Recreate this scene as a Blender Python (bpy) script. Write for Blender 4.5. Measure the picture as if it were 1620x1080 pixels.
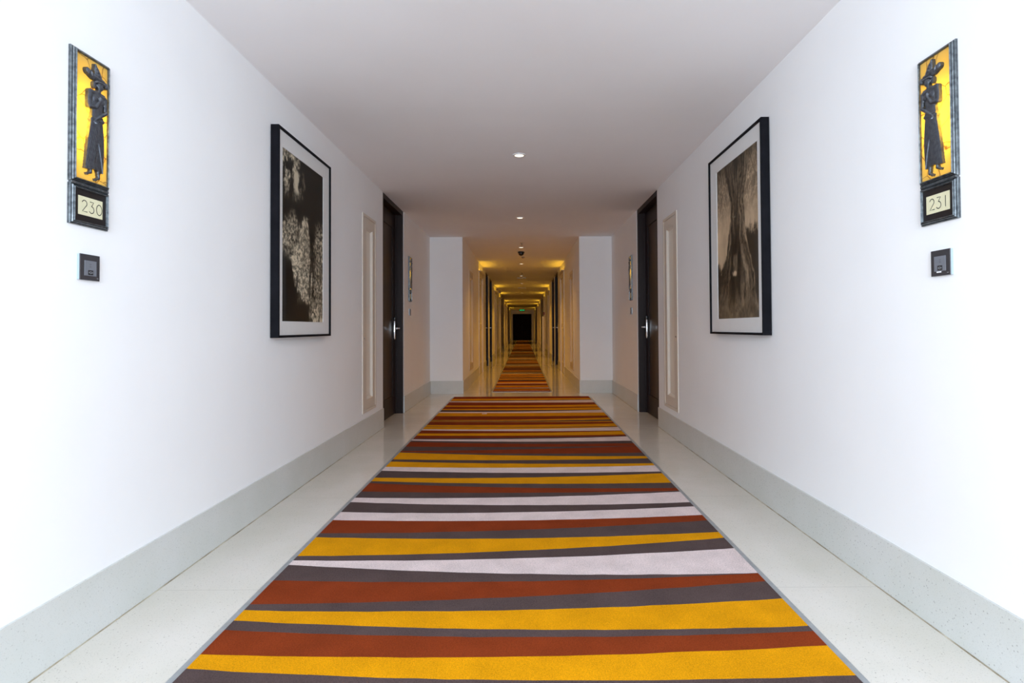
import bpy, bmesh, math, random
from mathutils import Vector, Matrix, noise

for o in list(bpy.data.objects):
    bpy.data.objects.remove(o)
SC = bpy.context.scene
COL = SC.collection

# ------------------------------------------------------------------ camera
cam_d = bpy.data.cameras.new('camera')
cam_d.sensor_width = 36.0
cam_d.lens = 20.0
cam_d.shift_x = -16.4 / 1620
cam_d.shift_y = -38.3 / 1620
cam_d.clip_start = 0.05
cam_d.clip_end = 200
cam = bpy.data.objects.new('camera', cam_d)
COL.objects.link(cam)
cam.matrix_world = (Matrix.Translation((0, 0, 1.0)) @ Matrix.Rotation(math.radians(0.043), 4, 'Z')
                    @ Matrix.Rotation(math.radians(91.051), 4, 'X') @ Matrix.Rotation(math.radians(-0.31), 4, 'Z'))
SC.camera = cam

# ------------------------------------------------------------------ colour management, world, added day lamps
SC.view_settings.view_transform = 'Standard'
SC.view_settings.look = 'None'
SC.view_settings.exposure = 0.0
SC.view_settings.gamma = 1.0
SC.view_settings.use_curve_mapping = False
SC.cycles.use_denoising = True
SC.cycles.max_bounces = 14
SC.cycles.diffuse_bounces = 9
SC.cycles.glossy_bounces = 6
SC.cycles.transparent_max_bounces = 12
SC.cycles.caustics_reflective = False
SC.cycles.caustics_refractive = False

w = bpy.data.worlds.new('world')
SC.world = w
w.use_nodes = True
w.node_tree.nodes['Background'].inputs['Color'].default_value = (0.62, 0.80, 1.0, 1)
w.node_tree.nodes['Background'].inputs['Strength'].default_value = 1.0


def area_light(name, loc, target, sx, sy, power, color, spread=180):
    d = bpy.data.lights.new(name, 'AREA')
    d.shape = 'RECTANGLE'
    d.size, d.size_y = sx, sy
    d.energy = power
    d.color = color
    d.spread = math.radians(spread)
    o = bpy.data.objects.new(name, d)
    COL.objects.link(o)
    o.location = loc
    v = Vector(target) - Vector(loc)
    o.rotation_euler = v.to_track_quat('-Z', 'Y').to_euler()
    return o


# area lamp and window added behind the photographer, to brighten the near end
ADDED_DAY = area_light('daylight', (-0.03, -1.75, 1.55), (-0.03, 1.0, 1.05), 2.6, 2.2, 300, (0.81, 0.885, 1.0))
ADDED_DAY_SIDE = [area_light('side_daylight', (q * 2.05, 0.1, 1.3), (0, 0.1, 1.2), 2.1, 1.9, 60, (0.78, 0.90, 1.0)) for q in (-1, 1)]  # lamps added outside the added side windows, lighting the near walls
WARM = (1.0, 0.48, 0.05)
COVE = (1.0, 0.55, 0.03)

# ------------------------------------------------------------------ dimensions (metres, photographer stands at y = 0)
XL, XR = -1.4185, 1.365          # walls of the wide part
NL, NR = -0.919, 0.869           # walls of the narrow part
ZC = 2.392                       # ceiling
YP = 8.69                        # face of the two piers where the corridor narrows
YE = 45.2                        # end wall
YB = -1.1                        # wall behind the camera, holding an added window
SK = 0.195                       # height of the stone skirting
random.seed(7)


# ------------------------------------------------------------------ materials
def new_mat(name):
    m = bpy.data.materials.new(name)
    m.use_nodes = True
    nt = m.node_tree
    return m, nt, nt.nodes['Principled BSDF']


def simple(name, col, rough=0.5, metal=0.0, emit=None, estr=0.0, spec=None):
    m, nt, b = new_mat(name)
    b.inputs['Base Color'].default_value = (*col, 1)
    b.inputs['Roughness'].default_value = rough
    b.inputs['Metallic'].default_value = metal
    if spec is not None:
        b.inputs['Specular IOR Level'].default_value = spec
    if emit:
        b.inputs['Emission Color'].default_value = (*emit, 1)
        b.inputs['Emission Strength'].default_value = estr
    return m


def N(nt, t, **kw):
    n = nt.nodes.new(t)
    for k, v in kw.items():
        setattr(n, k, v)
    return n


def noisy(name, c1, c2, scale, rough=0.5, bump=0.0, bscale=None, metal=0.0, stretch=None, detail=4, spec=None, sheen=0.0):
    m, nt, b = new_mat(name)
    tc = N(nt, 'ShaderNodeTexCoord')
    src = tc.outputs['Object']
    if stretch:
        mp = N(nt, 'ShaderNodeMapping')
        mp.inputs['Scale'].default_value = stretch
        nt.links.new(src, mp.inputs['Vector'])
        src = mp.outputs['Vector']
    n = N(nt, 'ShaderNodeTexNoise')
    n.inputs['Scale'].default_value = scale
    n.inputs['Detail'].default_value = detail
    nt.links.new(src, n.inputs['Vector'])
    r = N(nt, 'ShaderNodeValToRGB')
    r.color_ramp.elements[0].color = (*c1, 1)
    r.color_ramp.elements[1].color = (*c2, 1)
    r.color_ramp.elements[0].position = 0.3
    r.color_ramp.elements[1].position = 0.7
    nt.links.new(n.outputs['Fac'], r.inputs['Fac'])
    nt.links.new(r.outputs['Color'], b.inputs['Base Color'])
    b.inputs['Roughness'].default_value = rough
    b.inputs['Metallic'].default_value = metal
    if spec is not None:
        b.inputs['Specular IOR Level'].default_value = spec
    if sheen:
        b.inputs['Sheen Weight'].default_value = sheen
        b.inputs['Sheen Roughness'].default_value = 0.6
    if bump:
        n2 = N(nt, 'ShaderNodeTexNoise')
        n2.inputs['Scale'].default_value = bscale or scale
        n2.inputs['Detail'].default_value = 5
        nt.links.new(src, n2.inputs['Vector'])
        bp = N(nt, 'ShaderNodeBump')
        bp.inputs['Strength'].default_value = bump
        bp.inputs['Distance'].default_value = 0.004
        nt.links.new(n2.outputs['Fac'], bp.inputs['Height'])
        nt.links.new(bp.outputs['Normal'], b.inputs['Normal'])
    return m


def stone(name, base, dark, rough, joints=False, spec=0.5):
    """pale terrazzo: fine specks of two sizes, faint clouding, hairline tile joints on the floor"""
    m, nt, b = new_mat(name)
    tc = N(nt, 'ShaderNodeTexCoord')
    pos = tc.outputs['Object']
    cl = N(nt, 'ShaderNodeTexNoise')
    cl.inputs['Scale'].default_value = 3.5
    cl.inputs['Detail'].default_value = 6
    nt.links.new(pos, cl.inputs['Vector'])
    r0 = N(nt, 'ShaderNodeValToRGB')
    r0.color_ramp.elements[0].position = 0.3
    r0.color_ramp.elements[1].position = 0.7
    r0.color_ramp.elements[0].color = (base[0] * .92, base[1] * .93, base[2] * .90, 1)
    r0.color_ramp.elements[1].color = (*base, 1)
    nt.links.new(cl.outputs['Fac'], r0.inputs['Fac'])
    prev = r0.outputs['Color']
    for sc_, thr, amt in ((70, 0.19, 0.7), (190, 0.29, 0.5)):
        v = N(nt, 'ShaderNodeTexVoronoi')
        v.inputs['Scale'].default_value = sc_
        nt.links.new(pos, v.inputs['Vector'])
        rr = N(nt, 'ShaderNodeValToRGB')
        rr.color_ramp.elements[0].position = thr * 0.5
        rr.color_ramp.elements[1].position = thr
        rr.color_ramp.elements[0].color = (amt, amt, amt, 1)
        rr.color_ramp.elements[1].color = (0, 0, 0, 1)
        nt.links.new(v.outputs['Distance'], rr.inputs['Fac'])
        gt = N(nt, 'ShaderNodeMath', operation='MULTIPLY')
        rnd = N(nt, 'ShaderNodeSeparateColor')
        nt.links.new(v.outputs['Color'], rnd.inputs['Color'])
        nt.links.new(rr.outputs['Color'], gt.inputs[0])
        nt.links.new(rnd.outputs['Red'], gt.inputs[1])
        mx = N(nt, 'ShaderNodeMix', data_type='RGBA')
        nt.links.new(gt.outputs[0], mx.inputs['Factor'])
        nt.links.new(prev, mx.inputs['A'])
        mx.inputs['B'].default_value = (*dark, 1)
        prev = mx.outputs['Result']
    if joints:
        sp = N(nt, 'ShaderNodeSeparateXYZ')
        nt.links.new(pos, sp.inputs['Vector'])
        a = N(nt, 'ShaderNodeMath', operation='ADD')
        a.inputs[1].default_value = 10 * 1.18 - 2.2
        nt.links.new(sp.outputs['Y'], a.inputs[0])
        md = N(nt, 'ShaderNodeMath', operation='FLOORED_MODULO')
        md.inputs[1].default_value = 1.18
        nt.links.new(a.outputs[0], md.inputs[0])
        lt = N(nt, 'ShaderNodeMath', operation='LESS_THAN')
        lt.inputs[1].default_value = 0.003
        nt.links.new(md.outputs[0], lt.inputs[0])
        ml = N(nt, 'ShaderNodeMath', operation='MULTIPLY')
        ml.inputs[1].default_value = 0.35
        nt.links.new(lt.outputs[0], ml.inputs[0])
        mx = N(nt, 'ShaderNodeMix', data_type='RGBA')
        nt.links.new(ml.outputs[0], mx.inputs['Factor'])
        nt.links.new(prev, mx.inputs['A'])
        mx.inputs['B'].default_value = (0.30, 0.28, 0.25, 1)
        prev = mx.outputs['Result']
    nt.links.new(prev, b.inputs['Base Color'])
    b.inputs['Roughness'].default_value = rough
    b.inputs['Specular IOR Level'].default_value = spec
    return m


M = {}
M['paint'] = noisy('wall_paint', (0.835, 0.835, 0.84), (0.855, 0.855, 0.86), 2.5, rough=0.75, bump=0.05, bscale=60, spec=0.2)
M['ceil'] = noisy('ceiling_paint', (0.82, 0.81, 0.82), (0.84, 0.83, 0.84), 2.0, rough=0.85, bump=0.04, bscale=40, spec=0.1)
M['skirt'] = stone('skirting_stone', (0.61, 0.615, 0.60), (0.17, 0.17, 0.16), 0.35)
M['floor'] = stone('floor_terrazzo', (0.68, 0.645, 0.59), (0.25, 0.23, 0.20), 0.10, joints=True, spec=0.45)
M['metal_trim'] = noisy('trim_metal', (0.30, 0.32, 0.33), (0.38, 0.40, 0.41), 30, rough=0.4, metal=0.3)
M['wood'] = noisy('dark_lacquered_wood', (0.010, 0.0045, 0.004), (0.019, 0.009, 0.007), 6, rough=0.42, stretch=(10, 10, 0.6), spec=0.22)
M['wood_panel'] = noisy('dark_lacquered_wood_panel', (0.018, 0.009, 0.006), (0.036, 0.019, 0.011), 6, rough=0.32, stretch=(10, 10, 0.5), spec=0.22)
M['cream'] = noisy('cream_lacquer', (0.66, 0.60, 0.52), (0.69, 0.63, 0.55), 3, rough=0.35)
M['cream_edge'] = noisy('cream_bevel', (0.80, 0.76, 0.68), (0.83, 0.79, 0.71), 3, rough=0.3)
M['sealant'] = noisy('aged_sealant', (0.20, 0.15, 0.08), (0.55, 0.50, 0.40), 9, rough=0.7)
M['far_wood'] = noisy('far_door_wood', (0.006, 0.003, 0.002), (0.010, 0.005, 0.004), 6, rough=0.6, stretch=(10, 10, 0.6), spec=0.1)
M['chrome'] = simple('satin_chrome', (0.78, 0.78, 0.80), 0.22, 1.0)
M['black_plastic'] = simple('black_plastic', (0.012, 0.012, 0.014), 0.35)
M['black_frame'] = noisy('black_frame_lacquer', (0.006, 0.006, 0.008), (0.010, 0.010, 0.013), 12, rough=0.6, spec=0.06)
M['mat'] = noisy('mat_board', (0.80, 0.765, 0.755), (0.82, 0.785, 0.775), 40, rough=0.9, spec=0.1)
M['white_trim'] = simple('white_enamel', (0.75, 0.75, 0.74), 0.35)
M['lamp'] = simple('lamp_glow', (1, 1, 1), 0.5, emit=(1.0, 0.88, 0.66), estr=1.9)
M['chrome_dark'] = simple('brass_sprinkler', (0.30, 0.24, 0.18), 0.35, 0.8)
M['dome_glass'] = simple('smoked_dome', (0.010, 0.009, 0.009), 0.12)
M['pewter'] = noisy('pewter_cast', (0.085, 0.095, 0.115), (0.15, 0.165, 0.19), 90, rough=0.30, metal=0.8, bump=0.25, bscale=220)
M['pewter_frame'] = noisy('pewter_frame', (0.065, 0.075, 0.085), (0.20, 0.225, 0.24), 70, rough=0.32, metal=0.75, bump=0.3, bscale=240)
M['card'] = noisy('cream_card', (0.66, 0.63, 0.42), (0.70, 0.67, 0.46), 60, rough=0.6)
M['ink'] = simple('black_ink', (0.012, 0.012, 0.010), 0.6)
M['border_black'] = simple('black_border', (0.010, 0.007, 0.007), 0.45)
M['reader_black'] = simple('dark_grey_glass', (0.045, 0.042, 0.046), 0.25)
M['reader_side'] = simple('pale_metal_edge', (0.42, 0.52, 0.60), 0.35, 0.4)
M['reader_grey'] = simple('grey_sensor_panel', (0.16, 0.17, 0.195), 0.35)
M['reader_mark'] = simple('pale_grey_marks', (0.30, 0.31, 0.33), 0.5)
M['reader_icon'] = simple('faint_dark_marks', (0.075, 0.08, 0.095), 0.5)
M['white_plastic'] = simple('white_plastic', (0.85, 0.85, 0.86), 0.4)
M['red'] = simple('red_enamel', (0.30, 0.012, 0.010), 0.35)
M['green'] = simple('green_exit_glow', (0.0, 0.3, 0.08), 0.5, emit=(0.02, 1.0, 0.25), estr=0.75)
M['sign_body'] = simple('dark_sign_body', (0.02, 0.06, 0.035), 0.5)
M['window_frame'] = simple('window_frame_white', (0.7, 0.7, 0.7), 0.4)
M['niche'] = simple('lamp_box_grey', (0.30, 0.28, 0.24), 0.7)
M['silver_ball'] = simple('pinkish_silver', (0.55, 0.46, 0.44), 0.3, 0.6)


def carpet_mat(name, c):
    m, nt, b = new_mat(name)
    tc = N(nt, 'ShaderNodeTexCoord')
    n1 = N(nt, 'ShaderNodeTexNoise')
    n1.inputs['Scale'].default_value = 260
    n1.inputs['Detail'].default_value = 2
    n2 = N(nt, 'ShaderNodeTexNoise')
    n2.inputs['Scale'].default_value = 7
    n2.inputs['Detail'].default_value = 5
    for n in (n1, n2):
        nt.links.new(tc.outputs['Object'], n.inputs['Vector'])
    ad = N(nt, 'ShaderNodeMath', operation='ADD')
    nt.links.new(n1.outputs['Fac'], ad.inputs[0])
    m2_ = N(nt, 'ShaderNodeMath', operation='MULTIPLY_ADD')
    m2_.inputs[1].default_value = 0.45
    m2_.inputs[2].default_value = 0.275
    nt.links.new(n2.outputs['Fac'], m2_.inputs[0])
    nt.links.new(m2_.outputs[0], ad.inputs[1])
    r = N(nt, 'ShaderNodeMapRange')
    r.inputs['From Min'].default_value = 0.65
    r.inputs['From Max'].default_value = 1.35
    r.inputs['To Min'].default_value = 0.62
    r.inputs['To Max'].default_value = 1.34
    nt.links.new(ad.outputs[0], r.inputs['Value'])
    mx = N(nt, 'ShaderNodeVectorMath', operation='SCALE')
    mx.inputs[0].default_value = c
    nt.links.new(r.outputs['Result'], mx.inputs['Scale'])
    nt.links.new(mx.outputs['Vector'], b.inputs['Base Color'])
    b.inputs['Roughness'].default_value = 1.0
    b.inputs['Specular IOR Level'].default_value = 0.05
    bp = N(nt, 'ShaderNodeBump')
    bp.inputs['Strength'].default_value = 0.6
    bp.inputs['Distance'].default_value = 0.004
    nt.links.new(n1.outputs['Fac'], bp.inputs['Height'])
    nt.links.new(bp.outputs['Normal'], b.inputs['Normal'])
    return m


CARPET = {'Y': carpet_mat('carpet_mustard', (0.66, 0.285, 0.003)),
          'R': carpet_mat('carpet_rust', (0.215, 0.036, 0.009)),
          'G': carpet_mat('carpet_taupe', (0.088, 0.060, 0.057)),
          'W': carpet_mat('carpet_pale_pink', (0.70, 0.585, 0.575))}


def amber_mat():
    m, nt, b = new_mat('amber_onyx_sheet')
    tc = N(nt, 'ShaderNodeTexCoord')
    v = N(nt, 'ShaderNodeTexVoronoi', feature='DISTANCE_TO_EDGE')
    v.inputs['Scale'].default_value = 12
    nz = N(nt, 'ShaderNodeTexNoise')
    nz.inputs['Scale'].default_value = 14
    nz.inputs['Detail'].default_value = 4
    mixv = N(nt, 'ShaderNodeMix', data_type='RGBA')
    mixv.inputs['Factor'].default_value = 0.035
    nt.links.new(tc.outputs['Object'], nz.inputs['Vector'])
    nt.links.new(tc.outputs['Object'], mixv.inputs['A'])
    nt.links.new(nz.outputs['Color'], mixv.inputs['B'])
    nt.links.new(mixv.outputs['Result'], v.inputs['Vector'])
    r = N(nt, 'ShaderNodeValToRGB')
    r.color_ramp.elements[0].position = 0.0
    r.color_ramp.elements[1].position = 0.022
    r.color_ramp.elements[0].color = (0.30, 0.14, 0.03, 1)
    r.color_ramp.elements[1].color = (1.0, 0.80, 0.15, 1)
    nt.links.new(v.outputs['Distance'], r.inputs['Fac'])
    tl = N(nt, 'ShaderNodeBsdfTranslucent')
    df = N(nt, 'ShaderNodeBsdfDiffuse')
    gl = N(nt, 'ShaderNodeBsdfGlossy')
    gl.inputs['Roughness'].default_value = 0.2
    nt.links.new(r.outputs['Color'], tl.inputs['Color'])
    dk = N(nt, 'ShaderNodeVectorMath', operation='MULTIPLY')
    dk.inputs[1].default_value = (0.60, 0.58, 1.1)
    nt.links.new(r.outputs['Color'], dk.inputs[0])
    nt.links.new(dk.outputs['Vector'], df.inputs['Color'])
    m1 = N(nt, 'ShaderNodeMixShader')
    m1.inputs['Fac'].default_value = 0.5
    nt.links.new(tl.outputs['BSDF'], m1.inputs[1])
    nt.links.new(df.outputs['BSDF'], m1.inputs[2])
    m2 = N(nt, 'ShaderNodeMixShader')
    m2.inputs['Fac'].default_value = 0.03
    nt.links.new(m1.outputs['Shader'], m2.inputs[1])
    nt.links.new(gl.outputs['BSDF'], m2.inputs[2])
    nt.links.new(m2.outputs['Shader'], nt.nodes['Material Output'].inputs['Surface'])
    nt.nodes.remove(b)
    return m


M['amber'] = amber_mat()


def glass_mat(name, refl=1.0):
    m, nt, b = new_mat(name)
    tr = N(nt, 'ShaderNodeBsdfTransparent')
    tr.inputs['Color'].default_value = (0.97, 0.98, 0.98, 1)
    gl = N(nt, 'ShaderNodeBsdfGlossy')
    gl.inputs['Roughness'].default_value = 0.02
    fr = N(nt, 'ShaderNodeFresnel')
    fr.inputs['IOR'].default_value = 1.35
    ml = N(nt, 'ShaderNodeMath', operation='MULTIPLY')
    ml.inputs[1].default_value = refl
    nt.links.new(fr.outputs['Fac'], ml.inputs[0])
    mx = N(nt, 'ShaderNodeMixShader')
    nt.links.new(ml.outputs[0], mx.inputs['Fac'])
    nt.links.new(tr.outputs['BSDF'], mx.inputs[1])
    nt.links.new(gl.outputs['BSDF'], mx.inputs[2])
    nt.links.new(mx.outputs['Shader'], nt.nodes['Material Output'].inputs['Surface'])
    nt.nodes.remove(b)
    return m


M['glass'] = glass_mat('clear_glass')
M['picture_glass'] = glass_mat('antireflective_glass', 0.05)


def print_mat(name):
    m, nt, b = new_mat(name)
    a = N(nt, 'ShaderNodeVertexColor', layer_name='print')
    nt.links.new(a.outputs['Color'], b.inputs['Base Color'])
    b.inputs['Roughness'].default_value = 0.7
    b.inputs['Specular IOR Level'].default_value = 0.04
    return m


# ------------------------------------------------------------------ mesh helpers
def thing(name, loc, label, cat, group=None):
    o = bpy.data.objects.new(name, None)
    o.empty_display_size = 0.05
    COL.objects.link(o)
    o.location = loc
    o['label'] = label
    o['category'] = cat
    if group:
        o['group'] = group
    return o


def link_mesh(name, bm, mats, parent=None, loc=None, smooth=False, kind=None, label=None):
    bmesh.ops.recalc_face_normals(bm, faces=bm.faces)
    me = bpy.data.meshes.new(name)
    bm.to_mesh(me)
    bm.free()
    for m in (mats if isinstance(mats, (list, tuple)) else [mats]):
        me.materials.append(m)
    if smooth:
        for p in me.polygons:
            p.use_smooth = True
        try:
            me.set_sharp_from_angle(angle=math.radians(38))
        except Exception:
            pass
    o = bpy.data.objects.new(name, me)
    COL.objects.link(o)
    if parent is not None:
        o.parent = parent
    if loc:
        o.location = loc
    if kind:
        o['kind'] = kind
    if label:
        o['label'] = label
    return o


def box(bm, x0, x1, y0, y1, z0, z1, bev=0.0, mi=0):
    if x1 < x0:
        x0, x1 = x1, x0
    vs = [bm.verts.new((x, y, z)) for x in (x0, x1) for y in (y0, y1) for z in (z0, z1)]
    q = [(0, 1, 3, 2), (4, 6, 7, 5), (0, 4, 5, 1), (2, 3, 7, 6), (0, 2, 6, 4), (1, 5, 7, 3)]
    fs = [bm.faces.new([vs[i] for i in f]) for f in q]
    for f in fs:
        f.material_index = mi
    if bev:
        es = {e for f in fs for e in f.edges}
        r = bmesh.ops.bevel(bm, geom=list(es), offset=bev, segments=2, affect='EDGES', profile=0.5)
        for f in r['faces']:
            f.material_index = mi


def sweep_rect(bm, s, y0, y1, z0, z1, prof, close=True, mi=0):
    """profile points (inset, height out of the wall) swept round a rectangle on the wall plane, mitred"""
    rings = []
    for i, h in prof:
        rings.append([bm.verts.new((s * h, y, z)) for y, z in ((y0 + i, z0 + i), (y1 - i, z0 + i), (y1 - i, z1 - i), (y0 + i, z1 - i))])
    n = len(rings)
    for k in range(n if close else n - 1):
        a, b = rings[k], rings[(k + 1) % n]
        for j in range(4):
            f = bm.faces.new((a[j], a[(j + 1) % 4], b[(j + 1) % 4], b[j]))
            f.material_index = mi


def lathe(bm, prof, n=24, axis='z', cen=(0, 0, 0), cap=True, mi=0):
    rings = []
    for r, h in prof:
        ring = []
        for k in range(n):
            a = 2 * math.pi * k / n
            p = (r * math.cos(a), r * math.sin(a), h)
            if axis == 'x':
                p = (h, p[0], p[1])
            elif axis == 'y':
                p = (p[0], h, p[1])
            ring.append(bm.verts.new(Vector(p) + Vector(cen)))
        rings.append(ring)
    for a, b in zip(rings, rings[1:]):
        for k in range(n):
            bm.faces.new((a[k], a[(k + 1) % n], b[(k + 1) % n], b[k])).material_index = mi
    if cap:
        for ring in (rings[0], rings[-1]):
            bm.faces.new(ring).material_index = mi


def tube(bm, pts, r, n=8, flat=None):
    """round (or, with flat=(axis, factor), flattened) tube along a polyline"""
    rings = []
    for i, p in enumerate(pts):
        p = Vector(p)
        a = Vector(pts[max(i - 1, 0)])
        b = Vector(pts[min(i + 1, len(pts) - 1)])
        t = (b - a).normalized()
        up = Vector((1, 0, 0)) if abs(t.x) < 0.9 else Vector((0, 0, 1))
        u = t.cross(up).normalized()
        v = t.cross(u).normalized()
        ring = []
        for k in range(n):
            an = 2 * math.pi * k / n
            d = (u * math.cos(an) + v * math.sin(an)) * r
            if flat:
                d[flat[0]] *= flat[1]
            ring.append(bm.verts.new(p + d))
        rings.append(ring)
    for a, b in zip(rings, rings[1:]):
        for k in range(n):
            bm.faces.new((a[k], a[(k + 1) % n], b[(k + 1) % n], b[k]))
    bm.faces.new(rings[0])
    bm.faces.new(rings[-1])


def struct(name, bm, mats, **kw):
    return link_mesh(name, bm, mats, kind='structure', **kw)


def dup(root, loc, label, group=None):
    r = root.copy()
    COL.objects.link(r)
    r.location = loc
    if label:
        r['label'] = label
    if group:
        r['group'] = group
    for ch in list(root.children):
        c = ch.copy()
        COL.objects.link(c)
        c.parent = r
        for g in list(ch.children):
            d = g.copy()
            COL.objects.link(d)
            d.parent = c
    return r


# ------------------------------------------------------------------ the setting
def slab_with_openings(bm, xf, xb, y0, y1, z0, z1, openings):
    """wall slab between x = xf (room face) and xb with rectangular openings (ya, yb, za, zb)"""
    ys = sorted({y0, y1, *[v for o in openings for v in o[:2]]})
    for a, b in zip(ys, ys[1:]):
        m = (a + b) / 2
        cuts = sorted([(o[2], o[3]) for o in openings if o[0] < m < o[1]])
        z = z0
        for c0, c1 in cuts:
            if c0 > z + 1e-4:
                box(bm, xf, xb, a, b, z, c0)
            z = c1
        if z1 > z + 1e-4:
            box(bm, xf, xb, a, b, z, z1)


WALL_T = 0.28
DOORS = {  # y0, y1 of each dark floor-to-ceiling guest-room door
    'Lw': [(5.765, 6.772)], 'Rw': [(5.735, 6.765)],
    'Ln': [(14.15, 15.10), (15.76, 16.95), (24.45, 25.45), (26.1, 27.3), (34.8, 35.8), (36.4, 37.5)],
    'Rn': [(14.05, 15.35), (15.70, 16.95), (24.45, 25.45), (26.1, 27.2), (34.8, 35.8), (36.4, 37.5)]}
SERVICE = [(11.86, 13.05), (18.35, 19.55), (22.15, 23.3), (28.6, 29.8), (32.3, 33.5), (38.8, 40.2)]       # tall cream cupboards; last two added, with uplights, to warm the far end
HATCH_N = [(9.72, 10.50), (20.85, 21.6)]
PLAQ_W = [(1.765, 1.930), (7.045, 7.210)]
PZ0, PZ1 = 1.335, 1.897
NICHE = (1.484, 1.881)


def plaque_hole(y0, y1):
    return (y0 + 0.016, y1 - 0.016, NICHE[0], NICHE[1])


def hatch_hole(y0, y1, z0, z1):
    return (y0 + .004, y1 - .004, z0 + .004, z1 - .004)


ADDED_SIDE_WIN = (-.95, 1.15, .30, 2.25)  # added openings beside the camera, there to let the side lamps in
HATCH_L = (5.022, 5.475, 0.245, 2.033)
HATCH_R = (5.005, 5.486, 0.245, 2.033)
for side, s, xw, xn, hw in (('left', -1, XL, NL, HATCH_L), ('right', 1, XR, NR, HATCH_R)):
    key = side[0].upper()
    op = [(a, b, 0.0, ZC) for a, b in DOORS[key + 'w']] + [plaque_hole(a, b) for a, b in PLAQ_W] + [hatch_hole(*hw)] + [ADDED_SIDE_WIN]
    bm = bmesh.new()
    slab_with_openings(bm, xw, xw + s * WALL_T, YB, YP, 0, ZC, op)
    opn = [(a, b, 0.0, ZC) for a, b in DOORS[key + 'n']]
    opn += [(a, b, 0.0, 2.18) for a, b in SERVICE]
    opn += [hatch_hole(a, b, 0.26, 2.0) for a, b in HATCH_N]
    slab_with_openings(bm, xn, xw + s * WALL_T, YP, YE + 0.2, 0, ZC + 0.05, opn)
    # backing boxes added behind doors, panels and niches to block stray outside light
    for a, b in DOORS[key + 'w']:
        box(bm, xw + s * (WALL_T - .03), xw + s * WALL_T, a, b, 0, ZC)
    for a, b in DOORS[key + 'n'] + SERVICE + HATCH_N:
        box(bm, xn + s * .30, xn + s * .33, a, b, 0, ZC)
    for a, b, c, d in [hw] + [(p0, p1, *NICHE) for p0, p1 in PLAQ_W]:
        box(bm, xw + s * (WALL_T - .03), xw + s * WALL_T, a, b, c, d)
    struct('wall_' + side, bm, M['paint'])

    # stone skirting: wide part, pier face, narrow part, stopping at every door
    bm = bmesh.new()
    t = 0.010
    stops = sorted(DOORS[key + 'w'])
    y = YB
    for a, b in stops + [(YP - t, None)]:
        box(bm, xw, xw - s * t, y, a, 0, SK)
        y = b
    box(bm, xw, xn - s * t, YP - t, YP, 0, SK)
    stops = sorted(DOORS[key + 'n'] + SERVICE)
    y = YP
    for a, b in stops + [(YE, None)]:
        box(bm, xn, xn - s * t, y, a, 0, SK)
        y = b
    struct('baseboard_' + side, bm, M['skirt'])

# brownish sealant line where skirting meets floor
for k, (s, xw, key) in enumerate(((-1, XL, 'Lw'), (1, XR, 'Rw'))):
    bm = bmesh.new()
    y = YB
    for a, b in DOORS[key] + [(YP - .01, None)]:
        box(bm, xw - s * .010, xw - s * .0135, y, a, 0, .0025)
        y = b
    struct('trim_%d' % (4 + k), bm, M['sealant'])

# ceiling
bm = bmesh.new()
box(bm, XL - .02, XR + .02, YB, YP, ZC, ZC + .3)
box(bm, NL - .005, NR + .005, YP, YE, ZC, ZC + .3)
struct('ceiling', bm, M['ceil'])

# floor
bm = bmesh.new()
box(bm, XL - .3, XR + .3, YB - .2, YE + .2, -0.1, 0.0)
struct('floor', bm, M['floor'])

# end wall with its opening for the double door
bm = bmesh.new()
EDX0, EDX1, EDZ = -0.80, 0.69, 2.09
box(bm, NL - .2, EDX0, YE, YE + .2, 0, 2.7)
box(bm, EDX1, NR + .2, YE, YE + .2, 0, 2.7)
box(bm, EDX0, EDX1, YE, YE + .2, EDZ, 2.7)
box(bm, EDX0, EDX1, YE + .16, YE + .2, 0, EDZ)  # backing added to stop outside light leaking round the end doors
struct('wall_far', bm, M['paint'])

# unseen wall behind the photographer, with a window added for its light
bm = bmesh.new()
WX0, WX1, WZ0, WZ1 = -1.28, 1.23, 0.06, 2.30
box(bm, XL - .3, WX0, YB - .2, YB, 0, ZC + .3)
box(bm, WX1, XR + .3, YB - .2, YB, 0, ZC + .3)
box(bm, WX0, WX1, YB - .2, YB, 0, WZ0)
box(bm, WX0, WX1, YB - .2, YB, WZ1, ZC + .3)
struct('wall_near', bm, M['paint'])
bm = bmesh.new()
cx = (WX0 + WX1) / 2
for a, b in ((WX0, WX0 + .05), (WX1 - .05, WX1), (cx - .025, cx + .025)):
    box(bm, a, b, YB - .14, YB - .08, WZ0, WZ1)
for a, b in ((WZ0, WZ0 + .05), (WZ1 - .05, WZ1)):
    box(bm, WX0 + .05, WX1 - .05, YB - .14, YB - .08, a, b)
win = struct('window_1', bm, M['window_frame'])
bm = bmesh.new()
box(bm, WX0 + .04, WX1 - .04, YB - .115, YB - .109, WZ0 + .04, WZ1 - .04)
link_mesh('pane', bm, M['glass'], parent=win)


for n_, s, xw in ((2, -1, XL), (3, 1, XR)):  # unseen side windows, added to brighten the walls near the camera
    y0, y1, z0, z1 = ADDED_SIDE_WIN
    xa, xb = xw + s * .12, xw + s * .18
    bm = bmesh.new()
    for a, b in ((y0, y0 + .05), (y1 - .05, y1), ((y0 + y1) / 2 - .025, (y0 + y1) / 2 + .025)):
        box(bm, xa, xb, a, b, z0, z1)
    for a, b in ((z0, z0 + .05), (z1 - .05, z1)):
        box(bm, xa, xb, y0 + .05, y1 - .05, a, b)
    sw = struct('window_%d' % n_, bm, M['window_frame'])
    bm = bmesh.new()
    box(bm, xw + s * .147, xw + s * .153, y0 + .04, y1 - .04, z0 + .04, z1 - .04)
    link_mesh('pane', bm, M['glass'], parent=sw)

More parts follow.
